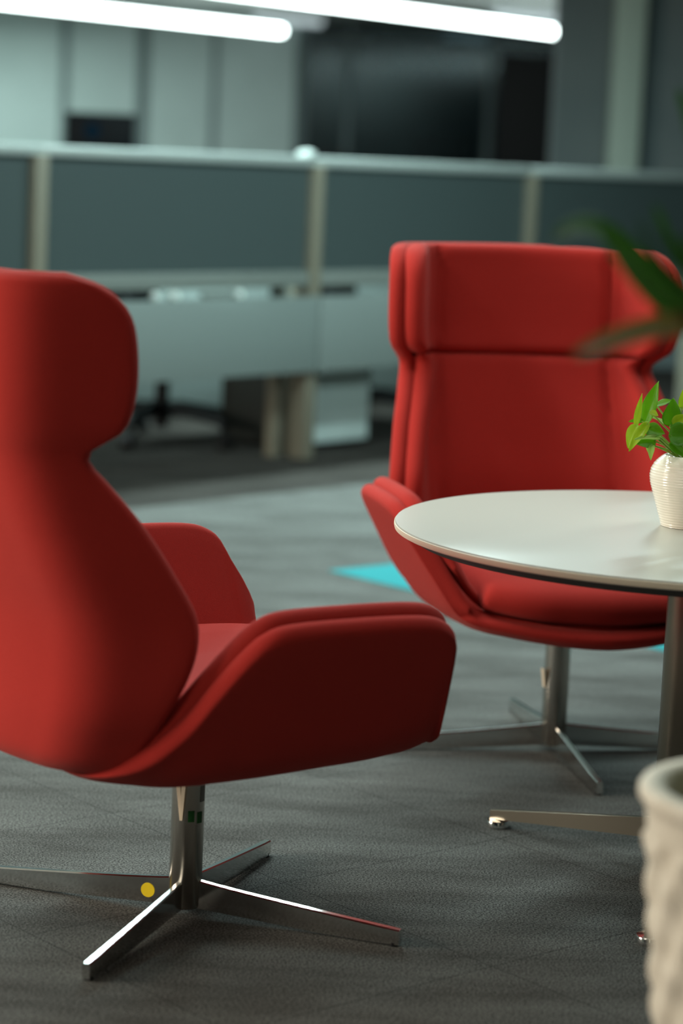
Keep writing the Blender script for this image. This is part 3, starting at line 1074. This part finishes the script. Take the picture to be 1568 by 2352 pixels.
def office_chair(loc, rot, base_rot, label):
    t = thing('office_chair', label, 'chair', loc, rot, 'black office chairs')
    box('seat', -0.24, 0.24, -0.22, 0.24, 0.43, 0.50, M['black'], t, bevel=0.03)
    box('backrest', -0.22, 0.22, 0.22, 0.27, 0.56, 0.95, M['black'], t, bevel=0.02)
    box('back_bracket', -0.03, 0.03, 0.20, 0.24, 0.40, 0.60, M['black'], t, bevel=0.008)
    lathe('gas_lift', [(0, 0.06), (0.030, 0.06), (0.030, 0.30), (0.022, 0.30), (0.022, 0.43), (0, 0.43)], M['black'], t, 20)
    box('tilt_mechanism', -0.06, 0.14, -0.05, 0.20, 0.385, 0.43, M['black'], t, bevel=0.01)
    for k in range(5):
        a = R(72) * k + base_rot - rot
        dx, dy = math.cos(a), math.sin(a)
        bm = bmesh.new()
        add_tube(bm, [(0, 0, 0.135), (dx * 0.10, dy * 0.10, 0.142), (dx * 0.30, dy * 0.30, 0.115), (dx * 0.345, dy * 0.345, 0.095)], [0.034, 0.028, 0.020, 0.016], 10)
        leg = obj('base_arm', bm, M['black'], t, True)
        bm = bmesh.new()
        bmesh.ops.create_cone(bm, cap_ends=True, segments=20, radius1=0.03, radius2=0.03, depth=0.045,
                              matrix=Matrix.Translation((dx * 0.345, dy * 0.345, 0.03)) @ Matrix.Rotation(a, 4, 'Z') @ Matrix.Rotation(R(90), 4, 'X'))
        add_tube(bm, [(dx * 0.345, dy * 0.345, 0.03), (dx * 0.345, dy * 0.345, 0.095)], 0.009, 8)
        smooth_by_angle(obj('castor', bm, M['black'], leg))
    return t


oc = office_chair(atz(368, 1014, 0), PROT, R(36), 'black five-star office chair base under the desk, beside the left red chair')
o2 = copy_tree(oc)
o2.location = PM @ Vector((1.22, 0.62, 0))
o2['label'] = 'black office chair right of the white drawer unit, mostly behind the right red chair'

# monitors further back
YM = 14.0
a, b = at(152, 256, YM), at(308, 345, YM)
mn = thing('monitor', 'black monitor standing beyond the partition at upper left', 'monitor', ((a.x + b.x) / 2, YM, 0.72))
hw = (b.x - a.x) / 2
box('screen', -hw, hw, -0.02, 0.02, a.z - 0.72 - 0.29, a.z - 0.72, M['screen'], mn, bevel=0.004)
g = at(213, 300, YM)
bm = bmesh.new()
bmesh.ops.create_cone(bm, cap_ends=True, segments=28, radius1=0.045, radius2=0.045, depth=0.002, matrix=Matrix.Translation((g.x - mn.location.x, -0.0212, g.z - 0.72)) @ Matrix.Rotation(R(90), 4, 'X'))
lg = obj('screen_glow', bm, M['logo'], mn)
lg['label'] = 'faint round blue glow on the screen'
box('stand', -0.03, 0.03, 0.0, 0.03, 0.01, a.z - 0.72 - 0.2, M['black'], mn)
box('foot', -0.11, 0.11, -0.09, 0.09, 0.0, 0.012, M['black'], mn, bevel=0.004)
d = thing('back_desk', 'desk of the far row under the black monitor, behind the partition', 'desk', ((a.x + b.x) / 2 - 0.0, YM, 0))
box('desktop', -0.7, 0.7, -0.35, 0.35, 0.695, 0.72, M['panel'], d)
for lx in (-0.66, 0.66):
    for ly in (-0.3, 0.3):
        box('leg', lx - 0.025, lx + 0.025, ly - 0.025, ly + 0.025, 0, 0.695, M['frame'], d)
YB = YW + 1.0
a, b = at(945, 300, YB), at(1078, 385, YB)
cb = thing('dark_cabinet', 'low black cabinet standing inside the dark glass room', 'cabinet', ((a.x + b.x) / 2, YB, 0))
hw = (b.x - a.x) / 2
box('body', -hw, hw, 0, 0.45, 0.0, a.z, M['black'], cb, bevel=0.005)
for s in (-1, 1):
    dd = box('door', min(0.005 * s, s * (hw - 0.01)), max(0.005 * s, s * (hw - 0.01)), -0.02, 0.0, 0.05, a.z - 0.02, M['black'], cb)
YD = YW - 0.6
a, b = at(672, 345, YD), at(790, 370, YD)
lc = thing('low_cabinet', 'low black cabinet against the glass beside the grey wall panels', 'cabinet', ((a.x + b.x) / 2, YD, 0))
hw = (b.x - a.x) / 2
box('body', -hw, hw, 0, 0.45, 0.0, a.z, M['black'], lc, bevel=0.005)
box('door', -hw + 0.01, hw - 0.01, -0.02, 0.0, 0.05, a.z - 0.02, M['black'], lc)
